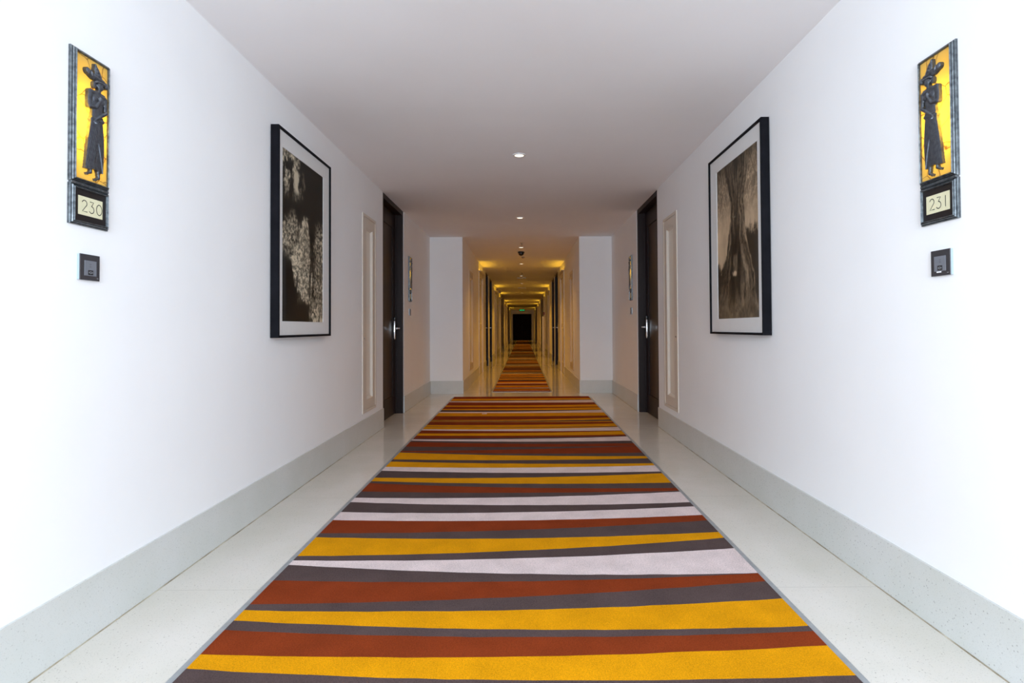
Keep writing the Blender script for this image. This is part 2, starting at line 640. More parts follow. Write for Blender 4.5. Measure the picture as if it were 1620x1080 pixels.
# ------------------------------------------------------------------ doors
def handle_set(parent, s, x, y, toward):
    """satin escutcheon with black lock head, lever on a round neck; local wall frame of the door"""
    bm = bmesh.new()
    box(bm, x, x + s * .022, y - .023, y + .023, .872, 1.09, bev=.006)
    h = link_mesh('handle', bm, M['chrome'], parent=parent, smooth=True, label='satin chrome door handle plate')
    bm = bmesh.new()
    box(bm, x, x + s * .026, y - .024, y + .024, 1.0905, 1.135, bev=.008)
    box(bm, x - s * .001, x + s * .012, y + .024, y + .034, .872, 1.09)
    link_mesh('lock_head', bm, M['black_plastic'], parent=h, smooth=True, label='black electronic lock head')
    bm = bmesh.new()
    lathe(bm, [(.012, 0), (.012, .045), (.010, .05)], 12, 'x')
    for v in bm.verts:
        v.co = Vector((x + s * (.02 + v.co.x), y + v.co.y, 1.0 + v.co.z))
    tube(bm, [(x + s * .064, y + .006 * toward, 1.0), (x + s * .068, y - toward * .04, 1.0), (x + s * .066, y - toward * .125, 1.0)], .009, 10)
    link_mesh('lever', bm, M['chrome'], parent=h, smooth=True)


door_n = 0
CORNICE_W = 1.4


def guest_door(s, xw, y0, y1, handle_y, detail=True):
    """dark lacquered floor-to-ceiling door: frame in the wall opening, recessed leaf with stiles and rails"""
    global door_n
    door_n += 1
    zt = ZC
    o = -s                      # out of the room is s, into the room is -s
    fr, dp, rec = .052, .20, .085
    bm = bmesh.new()
    box(bm, xw + s * .004, xw + s * dp, y0, y0 + fr, 0, zt)
    box(bm, xw + s * .004, xw + s * dp, y1 - fr, y1, 0, zt)
    box(bm, xw + s * .004, xw + s * dp, y0 + fr, y1 - fr, zt - fr, zt)
    # stop bead
    box(bm, xw + s * (rec - .012), xw + s * dp, y0 + fr, y0 + fr + .012, 0, zt - fr)
    box(bm, xw + s * (rec - .012), xw + s * dp, y1 - fr - .012, y1 - fr, 0, zt - fr)
    d = struct('door_%d' % door_n, bm, M['wood'])
    a, b, t = y0 + fr + .013, y1 - fr - .013, zt - fr - .004
    bm = bmesh.new()
    xf = xw + s * rec
    st = .11
    box(bm, xf, xf + s * .045, a, a + st, .006, t)
    box(bm, xf, xf + s * .045, b - st - .02, b, .006, t)
    box(bm, xf, xf + s * .045, a + st, b - st - .02, t - .17, t)
    box(bm, xf, xf + s * .045, a + st, b - st - .02, .006, .22)
    leaf = link_mesh('leaf', bm, M['wood'], parent=d)
    bm = bmesh.new()
    box(bm, xf + s * .010, xf + s * .04, a + st, b - st - .02, .22, t - .17)
    link_mesh('panel', bm, M['wood_panel'], parent=leaf)
    if handle_y is not None:
        handle_set(d, -s, xf, handle_y, 1)
    return d


guest_door(-1, XL, *DOORS['Lw'][0], 6.615)
guest_door(1, XR, *DOORS['Rw'][0], 6.605)
for s, xw, key in ((-1, NL, 'Ln'), (1, NR, 'Rn')):
    for k, (a, b) in enumerate(DOORS[key]):
        guest_door(s, xw, a, b, b - .15)


def service_door(s, xw, y0, y1):
    """tall cream cupboard door with a double stepped frame"""
    global door_n
    door_n += 1
    zt = 2.18
    bm = bmesh.new()
    o = -s
    for (i, w, h) in ((0, .055, .016), (.055, .035, .006)):
        box(bm, xw + s * .10, xw + o * h, y0 + i, y0 + i + w, 0, zt - i)
        box(bm, xw + s * .10, xw + o * h, y1 - i - w, y1 - i, 0, zt - i)
        box(bm, xw + s * .10, xw + o * h, y0 + i + w, y1 - i - w, zt - i - w, zt - i)
    box(bm, xw, xw + o * .055, y0 - .02, y1 + .02, zt + .005, zt + .020)
    box(bm, xw + o * .047, xw + o * .055, y0 - .02, y1 + .02, zt + .020, zt + .031)
    d = struct('door_%d' % door_n, bm, M['cream'])
    lm = area_light('cornice_lamp', (xw + o * .030, (y0 + y1) / 2, zt + .027), (xw + o * .16, (y0 + y1) / 2, zt + .13), y1 - y0, .02, CORNICE_W, COVE)
    lm.parent = d
    bm = bmesh.new()
    a, b = y0 + .092, y1 - .092
    box(bm, xw + s * .012, xw + s * .05, a, b, .005, zt - .092)
    lf = link_mesh('leaf', bm, M['cream'], parent=d)
    bm = bmesh.new()
    for v0, v1 in ((.22, 1.0), (1.08, 1.98)):
        sweep_rect(bm, -s, a + .12, b - .12, v0, v1, [(0, 0), (.006, .009), (.022, .009), (.03, 0)])
    for v in bm.verts:
        v.co.x += xw + s * .0125
    link_mesh('moulding', bm, M['cream_edge'], parent=lf)


for s, xw in ((-1, NL), (1, NR)):
    for a, b in SERVICE:
        service_door(s, xw, a, b)

# far double door
door_n += 1
bm = bmesh.new()
box(bm, EDX0, EDX0 + .05, YE - .01, YE + .12, 0, EDZ)
box(bm, EDX1 - .05, EDX1, YE - .01, YE + .12, 0, EDZ)
box(bm, EDX0 + .05, EDX1 - .05, YE - .01, YE + .12, EDZ - .05, EDZ)
fd = struct('door_%d' % door_n, bm, M['far_wood'])
mid = (EDX0 + EDX1) / 2
for a, b, hx in ((EDX0 + .053, mid - .002, mid - .07), (mid + .002, EDX1 - .053, mid + .07)):
    bm = bmesh.new()
    box(bm, a, b, YE + .035, YE + .08, .006, EDZ - .053)
    for z0, z1 in ((.15, .95), (1.08, EDZ - .2)):
        box(bm, a + .1, b - .1, YE + .028, YE + .036, z0, z1, bev=.004)
    lf = link_mesh('leaf', bm, M['far_wood'], parent=fd)
    bm = bmesh.new()
    tube(bm, [(hx, YE + .035, .92), (hx, YE - .01, .92), (hx, YE - .01, 1.18), (hx, YE + .035, 1.18)], .011, 8)
    link_mesh('handle', bm, M['black_plastic'], parent=lf, smooth=True)

# metal edging round the inset carpets
CX0, CX1, CYE = -1.016, 0.966, 8.255
TW = .024
for k, (x0, x1, ya, yb) in enumerate(((CX0, CX1, YB + .3, CYE), (-.495, .450, 8.86, YE - .35))):
    bm = bmesh.new()
    box(bm, x0, x0 + TW, ya, yb, 0, .003)
    box(bm, x1 - TW, x1, ya, yb, 0, .003)
    box(bm, x0 + TW, x1 - TW, yb - .014, yb, 0, .003)
    box(bm, x0 + TW, x1 - TW, ya, ya + .014, 0, .003)
    struct('trim_%d' % (k + 1), bm, M['metal_trim'])

# ------------------------------------------------------------------ carpets
# (colour of the band, then where its far edge runs at the left, middle and right of the carpet)
BANDS = [('Y', -.7, -.69, -.68), ('R', -.6, -.62, -.65), ('G', -.4, -.48, -.45), ('W', -.2, -.2, -.12),
         ('Y', .1, .15, .1), ('G', .3, .26, .24), ('R', .55, .6, .62), ('W', .8, .78, .85), ('G', 1.0, 1.0, .95), ('Y', 1.25, 1.2, 1.26), ('R', 1.48, 1.46, 1.44),
 ('G', 1.683, 1.622, 1.638), ('Y', 1.757, 1.738, 1.79), ('R', 1.898, 1.846, 1.873), ('G', 1.959, 1.892, 1.905), ('Y', 2.031, 2.022, 2.097), ('G', 2.073, 2.12, 2.239), ('R', 2.267, 2.248, 2.31), ('G', 2.415, 2.316, 2.312), ('W', 2.46, 2.471, 2.571), ('G', 2.507, 2.556, 2.697), ('Y', 2.732, 2.704, 2.775), ('G', 2.783, 2.816, 2.941), ('R', 2.973, 2.953, 3.025), ('W', 3.1, 3.083, 3.17), ('G', 3.277, 3.205, 3.242), ('W', 3.361, 3.355, 3.452), ('G', 3.489, 3.444, 3.472), ('R', 3.676, 3.552, 3.533), ('G', 3.721, 3.644, 3.651), ('Y', 3.809, 3.793, 3.885), ('G', 3.992, 3.914, 3.932), ('W', 4.101, 4.059, 4.105), ('Y', 4.264, 4.179, 4.168), ('G', 4.337, 4.289, 4.328), ('Y', 4.572, 4.442, 4.402), ('G', 4.595, 4.513, 4.523), ('R', 4.63, 4.664, 4.777), ('G', 4.797, 4.762, 4.782), ('R', 4.997, 4.89, 4.89), ('G', 5.053, 4.981, 4.999), ('W', 5.109, 5.105, 5.195), ('G', 5.144, 5.163, 5.225), ('R', 5.287, 5.258, 5.292), ('Y', 5.39, 5.39, 5.462), ('R', 5.554, 5.484, 5.495), ('W', 5.619, 5.596, 5.683), ('Y', 5.751, 5.687, 5.7), ('G', 5.773, 5.712, 5.737), ('Y', 5.862, 5.834, 5.902), ('R', 6.065, 6.012, 6.0), ('Y', 6.093, 6.04, 6.061), ('G', 6.146, 6.101, 6.152), ('Y', 6.18, 6.176, 6.289), ('R', 6.447, 6.412, 6.424), ('Y', 6.683, 6.652, 6.662), ('W', 6.778, 6.767, 6.87), ('G', 6.922, 6.869, 6.896), ('Y', 7.007, 7.013, 7.097), ('R', 7.213, 7.152, 7.154), ('Y', 7.317, 7.296, 7.359), ('R', 7.65, 7.577, 7.556), ('W', 7.734, 7.752, 7.832), ('G', 7.794, 7.826, 7.887), ('Y', 7.992, 7.999, 8.014), ('R', 8.24, 8.24, 8.24)]


def carpet(name, x0, x1, ya, bands, label, nx=40, xs3=(-.99, -.01, .94)):
    bm = bmesh.new()
    keys = 'YRGW'
    X = [x0 + (x1 - x0) * i / nx for i in range(nx + 1)]

    def edge(b, k, last):
        out = []
        xa, xm, xb = xs3
        for x in X:
            l, c, r = b
            y = (l * (x - xm) * (x - xb) / ((xa - xm) * (xa - xb)) + c * (x - xa) * (x - xb) / ((xm - xa) * (xm - xb))
                 + r * (x - xa) * (x - xm) / ((xb - xa) * (xb - xm)))
            if not last:
                y += .0035 * noise.noise(Vector((x * 9, k * 7.7, 0))) + .0012 * noise.noise(Vector((x * 60, k * 3.1, 5)))
            out.append(y)
        return out

    z = .007
    prev_y = [ya] * (nx + 1)
    prev = [bm.verts.new((x, ya, z)) for x in X]
    first = prev
    loop_l, loop_r = [prev[0]], [prev[-1]]
    for k, (c, *b) in enumerate(bands):
        ys = [max(v, p + .0006) for v, p in zip(edge(b, k, k == len(bands) - 1), prev_y)]
        cur = [bm.verts.new((x, y, z)) for x, y in zip(X, ys)]
        for i in range(nx):
            f = bm.faces.new((prev[i], prev[i + 1], cur[i + 1], cur[i]))
            f.material_index = keys.index(c)
        prev, prev_y = cur, ys
        loop_l.append(cur[0])
        loop_r.append(cur[-1])
    # bound edge down to the floor
    rim = first + loop_r[1:] + prev[::-1][1:] + loop_l[::-1][1:-1]
    low = [bm.verts.new((v.co.x, v.co.y, 0.0005)) for v in rim]
    for i in range(len(rim)):
        j = (i + 1) % len(rim)
        bm.faces.new((rim[i], rim[j], low[j], low[i])).material_index = 2
    o = link_mesh(name, bm, [CARPET[c] for c in keys])
    o['label'] = label
    o['category'] = 'carpet'
    return o


carpet('carpet_runner', CX0 + TW, CX1 - TW, YB + .32, BANDS,
       'wide wavy-striped carpet in mustard, rust, taupe and pale pink filling the foreground floor')
# the narrow corridor's carpet repeats the same colours
b2 = []
y = 8.875
first = [('R', .07), ('W', .035), ('R', .08), ('Y', .05), ('R', .10), ('Y', .06), ('G', .10), ('W', .07), ('R', .14), ('Y', .2), ('G', .16), ('R', .22), ('W', .08), ('Y', .2), ('R', .2), ('G', .3)]
seq = list(first)
while y + sum(q[1] for q in seq) < YE - .4:
    c = random.choice([q for q in 'YGGGGRGGYW' if q != seq[-1][0]])
    seq.append((c, random.uniform(.16, .42) if c == 'G' else random.uniform(.05, .20)))
for c, t in seq:
    y += t
    b2.append((c, y + random.uniform(-.02, .02), y, y + random.uniform(-.02, .02)))
yend = YE - .365
b2 = [b for b in b2 if b[2] < yend - .15]
b2.append(('R', yend, yend, yend))
carpet('carpet_runner', -.495 + TW, .45 - TW, 8.876, b2,
       'narrow striped carpet running away along the dim amber-lit far corridor', nx=8, xs3=(-.47, -.02, .43))


# ------------------------------------------------------------------ framed photographs
def fbm(x, y, z=0.0, o=5):
    return noise.fractal(Vector((x, y, z)), 0.6, 2.1, o)


def sm(a, b, x):
    t = min(max((x - a) / (b - a), 0), 1)
    return t * t * (3 - 2 * t)


def ruin(u, v):
    """weathered stone tower among dark foliage; u 0-1 left to right, v 0-1 upwards"""
    wob = .04 * fbm(u * 6, v * 6, 3.3)
    uu, vv = u + wob, v + .5 * wob
    tex = .45 + 1.1 * fbm(u * 24, v * 38, 1.1) + .9 * noise.noise(Vector((u * 46, v * 66, 3))) + .35 * fbm(u * 7, v * 12, 9.0, 3)
    L = .012
    # leafy branches, upper left
    m = sm(.62, .2, uu) * sm(.70, .84, vv) * sm(-.15, .35, fbm(u * 9, v * 8, 4.4) + .12)
    L = max(L, m * (.12 + .5 * max(tex, 0)))
    m = sm(.27, .30, uu) * sm(.40, .36, uu) * sm(.76, .8, vv) * sm(.93, .9, vv)
    L = max(L, m * .55)
    # main tower, ragged crown, widening downwards
    mid = .55 + .75 * fbm(u * 8, v * 7, 12.0, 3)
    c = .50 + .025 * math.sin(vv * 14)
    hw = .07 + .17 * sm(.66, .36, vv) - .07 * sm(.28, .10, vv) + .05 * fbm(v * 9, 3.0, 1.0)
    top = .655 - .45 * abs(uu - .52) + .10 * noise.noise(Vector((u * 13, 2.2, 0)))
    m = sm(hw + .04, hw - .03, abs(uu - c)) * sm(top + .02, top - .03, vv) * sm(.09, .14, vv)
    st = .16 + .62 * max(tex, 0) * (.35 + .8 * max(mid, 0))
    course = abs((vv * 26 + .25 * fbm(u * 5, v * 3, 2)) % 1 - .5)
    stg = abs((uu * 9 + (int(vv * 26) % 2) * .5) % 1 - .5)
    if vv < .42:
        st *= .40 + .80 * sm(.02, .12, course) * sm(.01, .09, stg)
    L = max(L, m * st * (.75 + .35 * sm(.55, .45, uu)))
    # left shoulder of rubble
    m = sm(.0, .06, uu + .05) * sm(.46, .30, uu) * sm(.69, .58, vv + .3 * abs(uu - .25) + .09 * noise.noise(Vector((u * 12, 7, 0)))) * sm(.30, .44, vv - .15 * (.4 - uu))
    L = max(L, m * (.05 + .55 * max(tex, 0) * (.3 + .8 * max(mid, 0))))
    # right column of pale foliage, trailing roots below
    m = sm(.72, .82, uu + .05 * fbm(v * 9, 1.0, 4.0)) * sm(.70, .5, vv - .2 * (uu - .8)) * sm(.02, .10, vv)
    L = max(L, m * (.05 + .50 * max(tex, 0) * (.25 + .9 * max(mid, 0))))
    m = sm(.60, .72, uu) * sm(.22, .06, vv + .2 * abs(uu - .7))
    L = max(L, m * (.08 + .55 * max(tex, 0)))
    # dark clefts
    for cu, v0, v1, wd in ((.66, .12, .56, .035), (.35, .16, .34, .03), (.70, .3, .6, .03)):
        k = sm(wd, wd * .4, abs(uu - cu + .03 * math.sin(vv * 11))) * sm(v0, v0 + .04, vv) * sm(v1, v1 - .08, vv)
        L *= 1 - .88 * k
    # dark bank lower left
    k = sm(.30, .22, vv + .62 * uu - .16 + .03 * fbm(u * 8, v * 8, 6))
    L *= 1 - .93 * k
    L = min(max(1.25 * L, .004), .85)
    return (.008 + .94 * L, .0055 + .79 * L, .004 + .58 * L)


def roots(u, v):
    """great tree whose roots pour down either side of a dark stone doorway"""
    wob = .045 * fbm(u * 4, v * 3.2, 8.3)
    uu = u + wob
    # sky
    L = .50 + .14 * fbm(u * 4, v * 3, 2) - .22 * sm(.5, 1, v)
    tw = fbm(u * 16, v * 11, 5.2)
    L *= 1 - .55 * sm(.05, .25, abs(tw)) * sm(.55, .8, v)
    # tree belt behind
    L = L + (.03 - L) * sm(.50 + .06 * tw, .44 + .06 * tw, v + (.12 if u < .3 else -.06))
    # trunk: narrow neck at .68, flaring both ways
    half = .17 + .33 * sm(.70, .02, v) ** 1.2 + .17 * sm(.70, 1.0, v) + .03 * noise.noise(Vector((v * 7, 1.5, 0)))
    c = .52 - .04 * sm(.6, 0, v)
    q = (uu - c) / half
    inside = sm(1.05, .93, abs(q) + .06 * fbm(u * 9, v * 5, 1.0))
    streak = fbm(q * 4.5 + .5 * fbm(v * 4, u * 3, 1.0), v * 2.6, 4.0, 5)
    T = .035 + .26 * max(streak + .10, 0) + .09 * max(fbm(q * 14, v * 3, 3, 4), 0) + .05 * noise.noise(Vector((u * 70, v * 70, 3)))
    T *= .8 + .6 * sm(.0, .8, q)
    T *= 1 - .6 * sm(.08, .02, abs((q * 3.1 + .5 * fbm(v * 3, q * 2, 6.0)) % 1 - .5))
    rib = sm(.06, .0, abs(q - .42 - .06 * math.sin(v * 8))) * sm(.72, .6, v) * sm(.2, .5, v)
    T += .17 * rib * (.6 + .4 * math.sin(v * 70 + 9 * fbm(u * 8, v * 5)))
    L = L + (T - L) * inside
    # doorway
    k = sm(.13, .10, abs(uu - .47)) * sm(.10, .14, v) * sm(.62, .48, v)
    L *= 1 - .82 * k
    k = sm(.06, .035, abs(uu - .47)) * sm(.26, .29, v) * sm(.42, .38, v)
    L += .13 * k * (.7 + .6 * fbm(u * 20, v * 20, 1))
    k = sm(1.0, .3, math.hypot((uu - .45) / .05, (v - .285) / .022) + .5 * fbm(u * 20, v * 20, 3))
    L += .40 * k
    # rubble and ground
    g = sm(.17, .07, v + .05 * fbm(u * 7, v * 7, 2))
    G = .09 + .10 * max(fbm(u * 8, v * 12, 7) + .25, 0) + .04 * fbm(u * 30, v * 30, 3)
    L = L + (G - L) * g
    # hanging fronds at the top edge
    L *= 1 - .5 * sm(.86, 1.0, v + .06 * tw)
    L = min(max(L, .008), .6)
    return (.010 + 1.25 * L, .006 + .89 * L, .0035 + .58 * L)


def picture(side, s, xw, y0, y1, z0, z1, iy0, iy1, iz0, iz1, func, label, flip):
    o = -s
    root = thing('framed_photograph', (xw, (y0 + y1) / 2, z0), label, 'picture', None)
    cy, cz = (y0 + y1) / 2, z0
    Y0, Y1, Z0, Z1 = y0 - cy, y1 - cy, 0, z1 - z0
    bm = bmesh.new()
    sweep_rect(bm, o, Y0, Y1, Z0, Z1, [(0, .004), (0, .049), (.002, .051), (.013, .051), (.014, .049), (.014, .004)])
    link_mesh('frame', bm, M['black_frame'], parent=root)
    # mat board with its window
    a0, a1, c0, c1 = iy0 - cy, iy1 - cy, iz0 - cz, iz1 - cz
    bm = bmesh.new()
    xf, xb = o * .040, o * .036
    i = .0135
    outer = [(Y0 + i, Z0 + i), (Y1 - i, Z0 + i), (Y1 - i, Z1 - i), (Y0 + i, Z1 - i)]
    inner = [(a0, c0), (a1, c0), (a1, c1), (a0, c1)]
    rings = [[bm.verts.new((x, *p)) for p in ring] for ring, x in ((outer, xb), (outer, xf), (inner, xf), ([(p[0], p[1]) for p in inner], xb))]
    for k in range(4):
        a, b = rings[k], rings[(k + 1) % 4]
        for j in range(4):
            bm.faces.new((a[j], a[(j + 1) % 4], b[(j + 1) % 4], b[j]))
    link_mesh('mat', bm, M['mat'], parent=root, label='pale mat board')
    # the photograph: a fine grid carrying the picture as its own colours
    nu, nv = 130, 320
    bm = bmesh.new()
    lay = bm.verts.layers.float_color.new('print')
    grid = []
    e = .004
    for j in range(nv + 1):
        row = []
        for k in range(nu + 1):
            u, v = k / nu, j / nv
            yy = (a0 - e) + (a1 - a0 + 2 * e) * (1 - u if flip else u)
            vt = bm.verts.new((o * .0345, yy, c0 - e + (c1 - c0 + 2 * e) * v))
            vt[lay] = (*func(u, v), 1)
            row.append(vt)
        grid.append(row)
    for j in range(nv):
        for k in range(nu):
            bm.faces.new((grid[j][k], grid[j][k + 1], grid[j + 1][k + 1], grid[j + 1][k]))
    link_mesh('photograph', bm, print_mat('sepia_print'), parent=root, label='sepia photographic print')
    bm = bmesh.new()
    box(bm, o * .0425, o * .0445, Y0 + i, Y1 - i, Z0 + i, Z1 - i)
    link_mesh('glass', bm, M['picture_glass'], parent=root)
    bm = bmesh.new()
    box(bm, o * .004, o * .030, Y0 + i, Y1 - i, Z0 + i, Z1 - i)
    link_mesh('backing', bm, M['black_frame'], parent=root)


picture('left', -1, XL, 3.185, 4.055, .95, 2.155, 3.258, 3.928, 1.045, 2.05, ruin,
        'tall black-framed sepia photograph of a crumbling stone tower on the left wall', False)
picture('right', 1, XR, 3.112, 3.998, .951, 2.153, 3.188, 3.862, 1.052, 2.047, roots,
        'tall black-framed sepia photograph of giant tree roots on the right wall', True)


# ------------------------------------------------------------------ lit room-number signs with the cast relief woman
PW = PLAQ_W[0][1] - PLAQ_W[0][0]


def seg_d(px, py, a, b):
    dx, dy = b[0] - a[0], b[1] - a[1]
    t = max(0, min(1, ((px - a[0]) * dx + (py - a[1]) * dy) / (dx * dx + dy * dy + 1e-12)))
    return math.hypot(px - a[0] - t * dx, py - a[1] - t * dy), t


def relief(u, v):
    """height of the cast figure at u (across, mm, 0 = middle) and v (up, mm, 0 = foot of the panel); None outside"""
    best = None

    def put(h):
        nonlocal best
        if h is not None and (best is None or h > best):
            best = h

    def cap(a, b, r0, r1, base, bulge):
        d, t = seg_d(u, v, a, b)
        r = r0 + (r1 - r0) * t
        if d < r:
            put(base + bulge * math.sqrt(1 - (d / r) ** 2))

    def ell(cu, cv, ru, rv, base, bulge, rot=0.0):
        du, dv = u - cu, v - cv
        c, s_ = math.cos(rot), math.sin(rot)
        du, dv = du * c + dv * s_, -du * s_ + dv * c
        q = (du / ru) ** 2 + (dv / rv) ** 2
        if q < 1:
            put(base + bulge * math.sqrt(1 - q))
            return True
        return False

    # long wrapped skirt, hem swinging out to the left foot
    if 34 <= v <= 205:
        t = (v - 34) / 171
        hem_cut = 34 + 5 * math.sin((u + 20) * .09)
        lft = -34 + 20 * t ** .8 - 3 * math.sin(t * 3.1)
        rgt = 27 - 3 * t + 5 * math.sin(t * 3.1)
        if lft < u < rgt and v > hem_cut:
            c, hw = (lft + rgt) / 2, (rgt - lft) / 2
            q = (u - c) / hw
            h = 11 + 5.0 * math.sqrt(max(0, 1 - q * q))
            # pleats running down and to the left
            ph = (u - lft) / (rgt - lft)
            if ph < .80 - .25 * (1 - t):
                h += .9 * (abs(((u + 0.20 * (205 - v)) / 5.2) % 1 - .5) * 2 - .5)
            # front fold: wedge that opens towards the hem
            fold = 8 + 19 * (1 - t) ** 1.0
            if t < .55 and abs(u - (8 + 22 * (.55 - t) / .55 * .8)) < 1.3:
                h += 1.6
            if t < .5 and (2 - 14 * (.5 - t)) < u < (8 + 17 * (.55 - t) / .55):
                h -= 1.8
            put(h)
    # hip sash
    cap((-13, 196), (22, 203), 6.5, 7, 13, 4)
    cap((-12, 204), (20, 211), 4, 4, 13, 4.5)
    # torso
    if 200 <= v <= 292:
        t = (v - 200) / 92
        hw = 17 + 7.5 * abs(t - .30) ** 1.1 * 1.6
        c = 4 + 3 * t
        if abs(u - c) < hw:
            q = (u - c) / hw
            put(11 + 6 * math.sqrt(1 - q * q))
    # squared shoulders
    cap((-17, 286), (30, 282), 7.5, 7.5, 11, 6)
    # bust
    ell(-2, 266, 10, 11, 14, 5.5)
    ell(18, 264, 9.5, 11, 14, 5.5)
    # arm on the left: down to the elbow, forearm up to the breast
    cap((-19, 284), (-21, 236), 7.5, 7, 11, 6)
    cap((-21, 236), (-2, 240), 6.5, 5.5, 14, 6)
    cap((-2, 240), (12, 266), 5, 3.6, 16, 5.5)
    for k in range(4):
        cap((11.5 + k * 1.6, 264 - k * 1.2), (11 + k * 2.3, 277 - k * 2.2), 1.7, 1.2, 17, 4.5)
    cap((10.5, 265), (6, 272), 1.6, 1.2, 17, 4)
    # arm on the right: down, forearm across the belly to the left hip
    cap((32, 281), (34, 236), 6.5, 5.8, 11, 6)
    cap((34, 236), (8, 210), 5.8, 4.6, 14, 6)
    cap((8, 210), (-2, 201), 4.4, 3.4, 16, 5)
    for k in range(4):
        cap((-2 + k * 1.6, 201 - k * 1.5), (-9 + k * 2.6, 191 - k * 1.6), 1.7, 1.2, 16, 4.5)
    cap((0, 203), (-7, 203), 1.7, 1.2, 16, 4.5)
    # neck, turned head
    cap((9, 288), (12, 302), 6, 5.5, 12, 5)
    hc = (13, 314)
    if ell(hc[0], hc[1], 10.5, 15, 13, 8):
        du, dv = u - hc[0] - 2.0, v - hc[1]
        add = 0
        if abs(du) < 1.6 and -5 < dv < 3:
            add += 1.5 * (1 - abs(du) / 1.6) * (1 - abs(dv + 3) / 9)
        for e in (-4.3, 4.0):
            q = ((du - e) / 2.7) ** 2 + ((dv - 2) / 1.5) ** 2
            if q < 1:
                add -= 1.1 * (1 - q)
            if abs(du - e) < 3.2 and 3.6 < dv < 5:
                add += .7
        if abs(du) < 3.4 and -8.6 < dv < -6.2:
            add += .8 - (1.3 if abs(dv + 7.4) < .45 else 0)
        best += add
    # ears
    ell(3, 313, 2.4, 5.5, 14, 3)
    ell(23.5, 313, 1.8, 5, 14, 3)
    # hair band and the great headdress
    cap((1, 324), (24, 325), 5.0, 5.0, 14, 7)
    for k in range(7):
        ell(1.5 + k * 3.8, 325 + .6 * math.sin(k * 2), 2.1, 3.4, 17, 5.5)
    cap((-4, 338), (23, 334), 9, 7, 12, 7)
    cap((8, 340), (1, 362), 13, 9, 12, 7)
    cap((1, 360), (-4, 377), 7.5, 2.5, 12, 6)
    for k in range(3):
        ell(5 - k * 3.2, 346 + k * 10, 6.2 - k * 1.2, 5.2, 15, 6)
    # ornaments: large knob on the left, smaller one on the right
    cap((-8, 336), (-25, 343), 11, 9, 11, 6)
    ell(-27, 344, 8.5, 11, 12, 8, .25)
    for k in range(3):
        ell(-18 - k * 5, 342 + k * 1.0, 1.6, 10, 14.5, 7, .3)
    cap((22, 332), (32, 328), 6, 6, 11, 6)
    ell(34, 326, 8, 11, 12, 7, .2)
    ell(34, 326, 4, 6, 16, 5, .2)
    ell(-4, 312, 6, 12, 11, 4)                    # hair falling behind the ear
    # feet, one forward, one to the side
    cap((-14, 40), (-13, 26), 4.5, 4, 8, 6)
    cap((-13, 26), (-24, 20), 4.2, 3.2, 8, 6)
    for k in range(4):
        cap((-22 - k * .2, 23 - k * 2), (-27.5 + k * .6, 21 - k * 2.0), 1.5, 1.2, 8, 5)
    cap((12, 36), (14, 15), 4.8, 4.2, 8, 6)
    cap((14, 15), (4, 9), 4.2, 3.2, 8, 6)
    for k in range(4):
        cap((6, 11 - k * 1.8), (.5 + k * .8, 10 - k * 2.0), 1.5, 1.2, 8, 5)
    return best


def figure_mesh():
    step = 1.0
    U = [-44 + i * step for i in range(int(88 / step) + 1)]
    V = [2 + j * step for j in range(int(380 / step) + 1)]
    H = {}
    for j, v in enumerate(V):
        for i, u in enumerate(U):
            h = relief(u, v)
            if h is not None:
                H[i, j] = h
    return U, V, H


FIG = figure_mesh()


def figure_bm(o, base):
    U, V, H = FIG
    bm = bmesh.new()
    top, bot = {}, {}
    cells = [(i, j) for (i, j) in H if (i + 1, j) in H and (i, j + 1) in H and (i + 1, j + 1) in H]
    cs = set(cells)
    # soften the height field a little
    S = {}
    for (i, j), h in H.items():
        nb = [H[i + a, j + b] for a, b in ((1, 0), (-1, 0), (0, 1), (0, -1)) if (i + a, j + b) in H]
        S[i, j] = .6 * h + .4 * sum(nb) / max(len(nb), 1) if nb else h

    def tv(i, j):
        if (i, j) not in top:
            top[i, j] = bm.verts.new((o * (base + .001 * S[i, j] * .78), U[i] * .001, V[j] * .001))
        return top[i, j]

    def bv(i, j):
        if (i, j) not in bot:
            bot[i, j] = bm.verts.new((o * base, U[i] * .001, V[j] * .001))
        return bot[i, j]

    for i, j in cells:
        bm.faces.new((tv(i, j), tv(i + 1, j), tv(i + 1, j + 1), tv(i, j + 1)))
        for (a, b), nb in ((((i, j), (i + 1, j)), (i, j - 1)), (((i + 1, j), (i + 1, j + 1)), (i + 1, j)),
                           (((i + 1, j + 1), (i, j + 1)), (i, j + 1)), (((i, j + 1), (i, j)), (i - 1, j))):
            if nb not in cs:
                bm.faces.new((tv(*b), tv(*a), bv(*a), bv(*b)))
    return bm


def arc(cx, cy, rx, ry, a0, a1, n=14):
    return [(cx + rx * math.cos(math.radians(a0 + (a1 - a0) * k / n)), cy + ry * math.sin(math.radians(a0 + (a1 - a0) * k / n))) for k in range(n + 1)]


GLYPH = {  # thin single-stroke numerals on a 0-0.66 by 0-1 cell
    '2': [arc(.30, .71, .27, .28, 165, -25, 14) + [(.06, .02), (.62, .02)]],
    '3': [[(.08, .98), (.52, .98), (.26, .60)] + arc(.27, .30, .29, .30, 88, -150, 14)],
    '0': [arc(.34, .46, .32, .46, 0, 360, 46)],
    '1': [[(.26, .98), (.26, .0)]],
}


